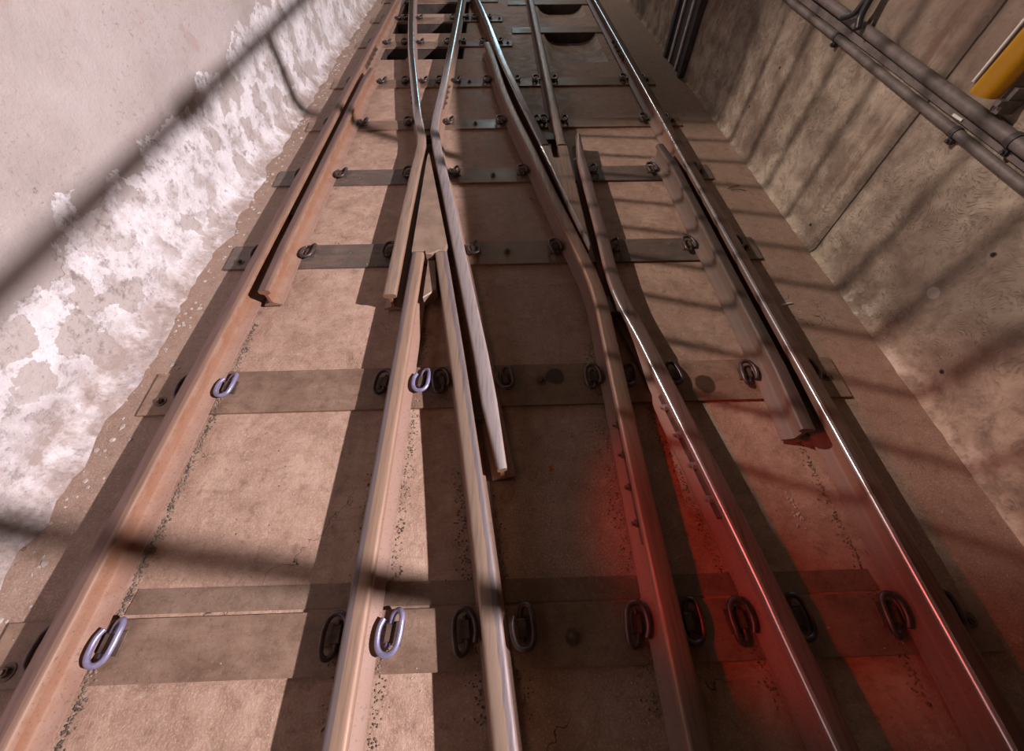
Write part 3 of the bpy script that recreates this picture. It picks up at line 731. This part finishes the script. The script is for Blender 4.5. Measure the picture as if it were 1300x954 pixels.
for k, (x, y, a, w) in enumerate(((1.76,2.70,.35,'upper'), (1.78,2.655,-.15,'lower'))):
    bm = bmesh.new(); d = Vector((math.cos(a), math.sin(a), 0))*.055; c = Vector((x,y,.006)); tube(bm, cr([c-d, c+Vector((.005,.008,.004)), c+d], 4), .0028, 6)
    o = link('twig', finish(bm, 'twig'), M_BLOCKD); tag(o, f'{w} one of two thin crossed twigs near right wall foot', 'twig')

# ------------------------------------------------------------------ railings on top of the walls (they shade the bed)
e = bpy.data.objects.new('parapet_handrail', None); col.objects.link(e); e.location = (2.10, 1.7, 1.65)
tag(e, 'steel handrail standing on top of the right wall', 'handrail')
def addp(name, bm, mat, par):
    me = finish(bm, name, 50); me.transform(Matrix.Translation(-par.location)); return link(name, me, mat, par)
XH = 2.10
bm = bmesh.new(); tube(bm, [(XH,-1.6,2.68), (XH,6.5,2.68)], .027, 16); addp('top_bar', bm, M_GALV, e)
for y in (-.21, 1.76):
    bm = bmesh.new(); tube(bm, [(XH,y,1.56), (XH,y,2.68)], .034, 12); addp('post', bm, M_GALV, e)
bm = bmesh.new(); tube(bm, [(XH,.95,2.68), (XH,1.12,2.68)], [.040,.040], 16); addp('coupling', bm, M_GALV, e)
e = bpy.data.objects.new('parapet_balustrade', None); col.objects.link(e); e.location = (-2.05, 2.0, 2.05)
tag(e, 'steel balustrade of slim uprights standing on top of the left wall', 'balustrade')
XB = -2.05
bm = bmesh.new(); tube(bm, [(XB,-1.2,3.75), (XB,6.0,3.75)], .022, 12); addp('top_bar', bm, M_GALV, e)
LB = Vector((-9.0, 4.6, 7.8)); kf = (XB-LB.x)/(2.0-LB.x)
for yw in [.53-.36*3+.36*k for k in range(14)]:
    y = LB.y+(yw-LB.y)*kf
    bm = bmesh.new(); tube(bm, [(XB,y,2.04), (XB,y,3.75)], .0155, 10); addp('baluster', bm, M_GALV, e)

# ------------------------------------------------------------------ lights
def lamp(name, typ, loc, energy, colr, target=None, **k):
    l = bpy.data.lights.new(name, typ); l.energy = energy; l.color = colr
    for a, b in k.items(): setattr(l, a, b)
    o = bpy.data.objects.new(name, l); col.objects.link(o); o.location = loc
    if target is not None: o.rotation_euler = (Vector(target)-Vector(loc)).to_track_quat('-Z', 'Y').to_euler()
    return o
lamp('floodlight_right', 'SPOT', (6.6,-.9,5.0), 6500, (1,.895,.905), (-1.3,2.4,.2), shadow_soft_size=.068, spot_size=math.radians(85), spot_blend=.5)
lamp('floodlight_left', 'SPOT', LB, 4300, (1,.83,.73), (1.5,2.08,.1), shadow_soft_size=.07, spot_size=math.radians(16.5), spot_blend=.5)
lamp('red_signal_lamp', 'SPOT', (-.9,.15,1.5), 66, (1,.045,.022), (1.28,.42,0), shadow_soft_size=.05, spot_size=math.radians(36), spot_blend=.55)
lamp('tunnel_tube_light', 'AREA', (.5,15.0,3.4), 75, (.50,.84,1), (.2,4,0), shape='RECTANGLE', size=1.3, size_y=3.0)
lamp('far_fill_light', 'POINT', (.6,8.6,2.7), 75, (1,.78,.58), shadow_soft_size=.12)  # added fill with no fixture behind it, warms the far floor
w = bpy.data.worlds.new('world'); scn.world = w; w.use_nodes = True
w.node_tree.nodes['Background'].inputs[0].default_value = (1.0,.55,.29,1); w.node_tree.nodes['Background'].inputs[1].default_value = .042

# ------------------------------------------------------------------ camera
cam = bpy.data.cameras.new('camera'); co = bpy.data.objects.new('camera', cam); col.objects.link(co)
cam.sensor_width = 36; cam.lens = 505/1300*36; cam.shift_y = -44/1300; cam.clip_start = .05
th, psi = math.radians(52.788), math.radians(1.715)
co.location = (0,0,1.70); co.rotation_euler = (math.pi/2-th, 0, -psi)
scn.camera = co
scn.view_settings.view_transform = 'Standard'; scn.view_settings.look = 'None'; scn.view_settings.exposure = 0; scn.view_settings.gamma = 1
scn.view_settings.use_curve_mapping = False
print('clips', nclip)
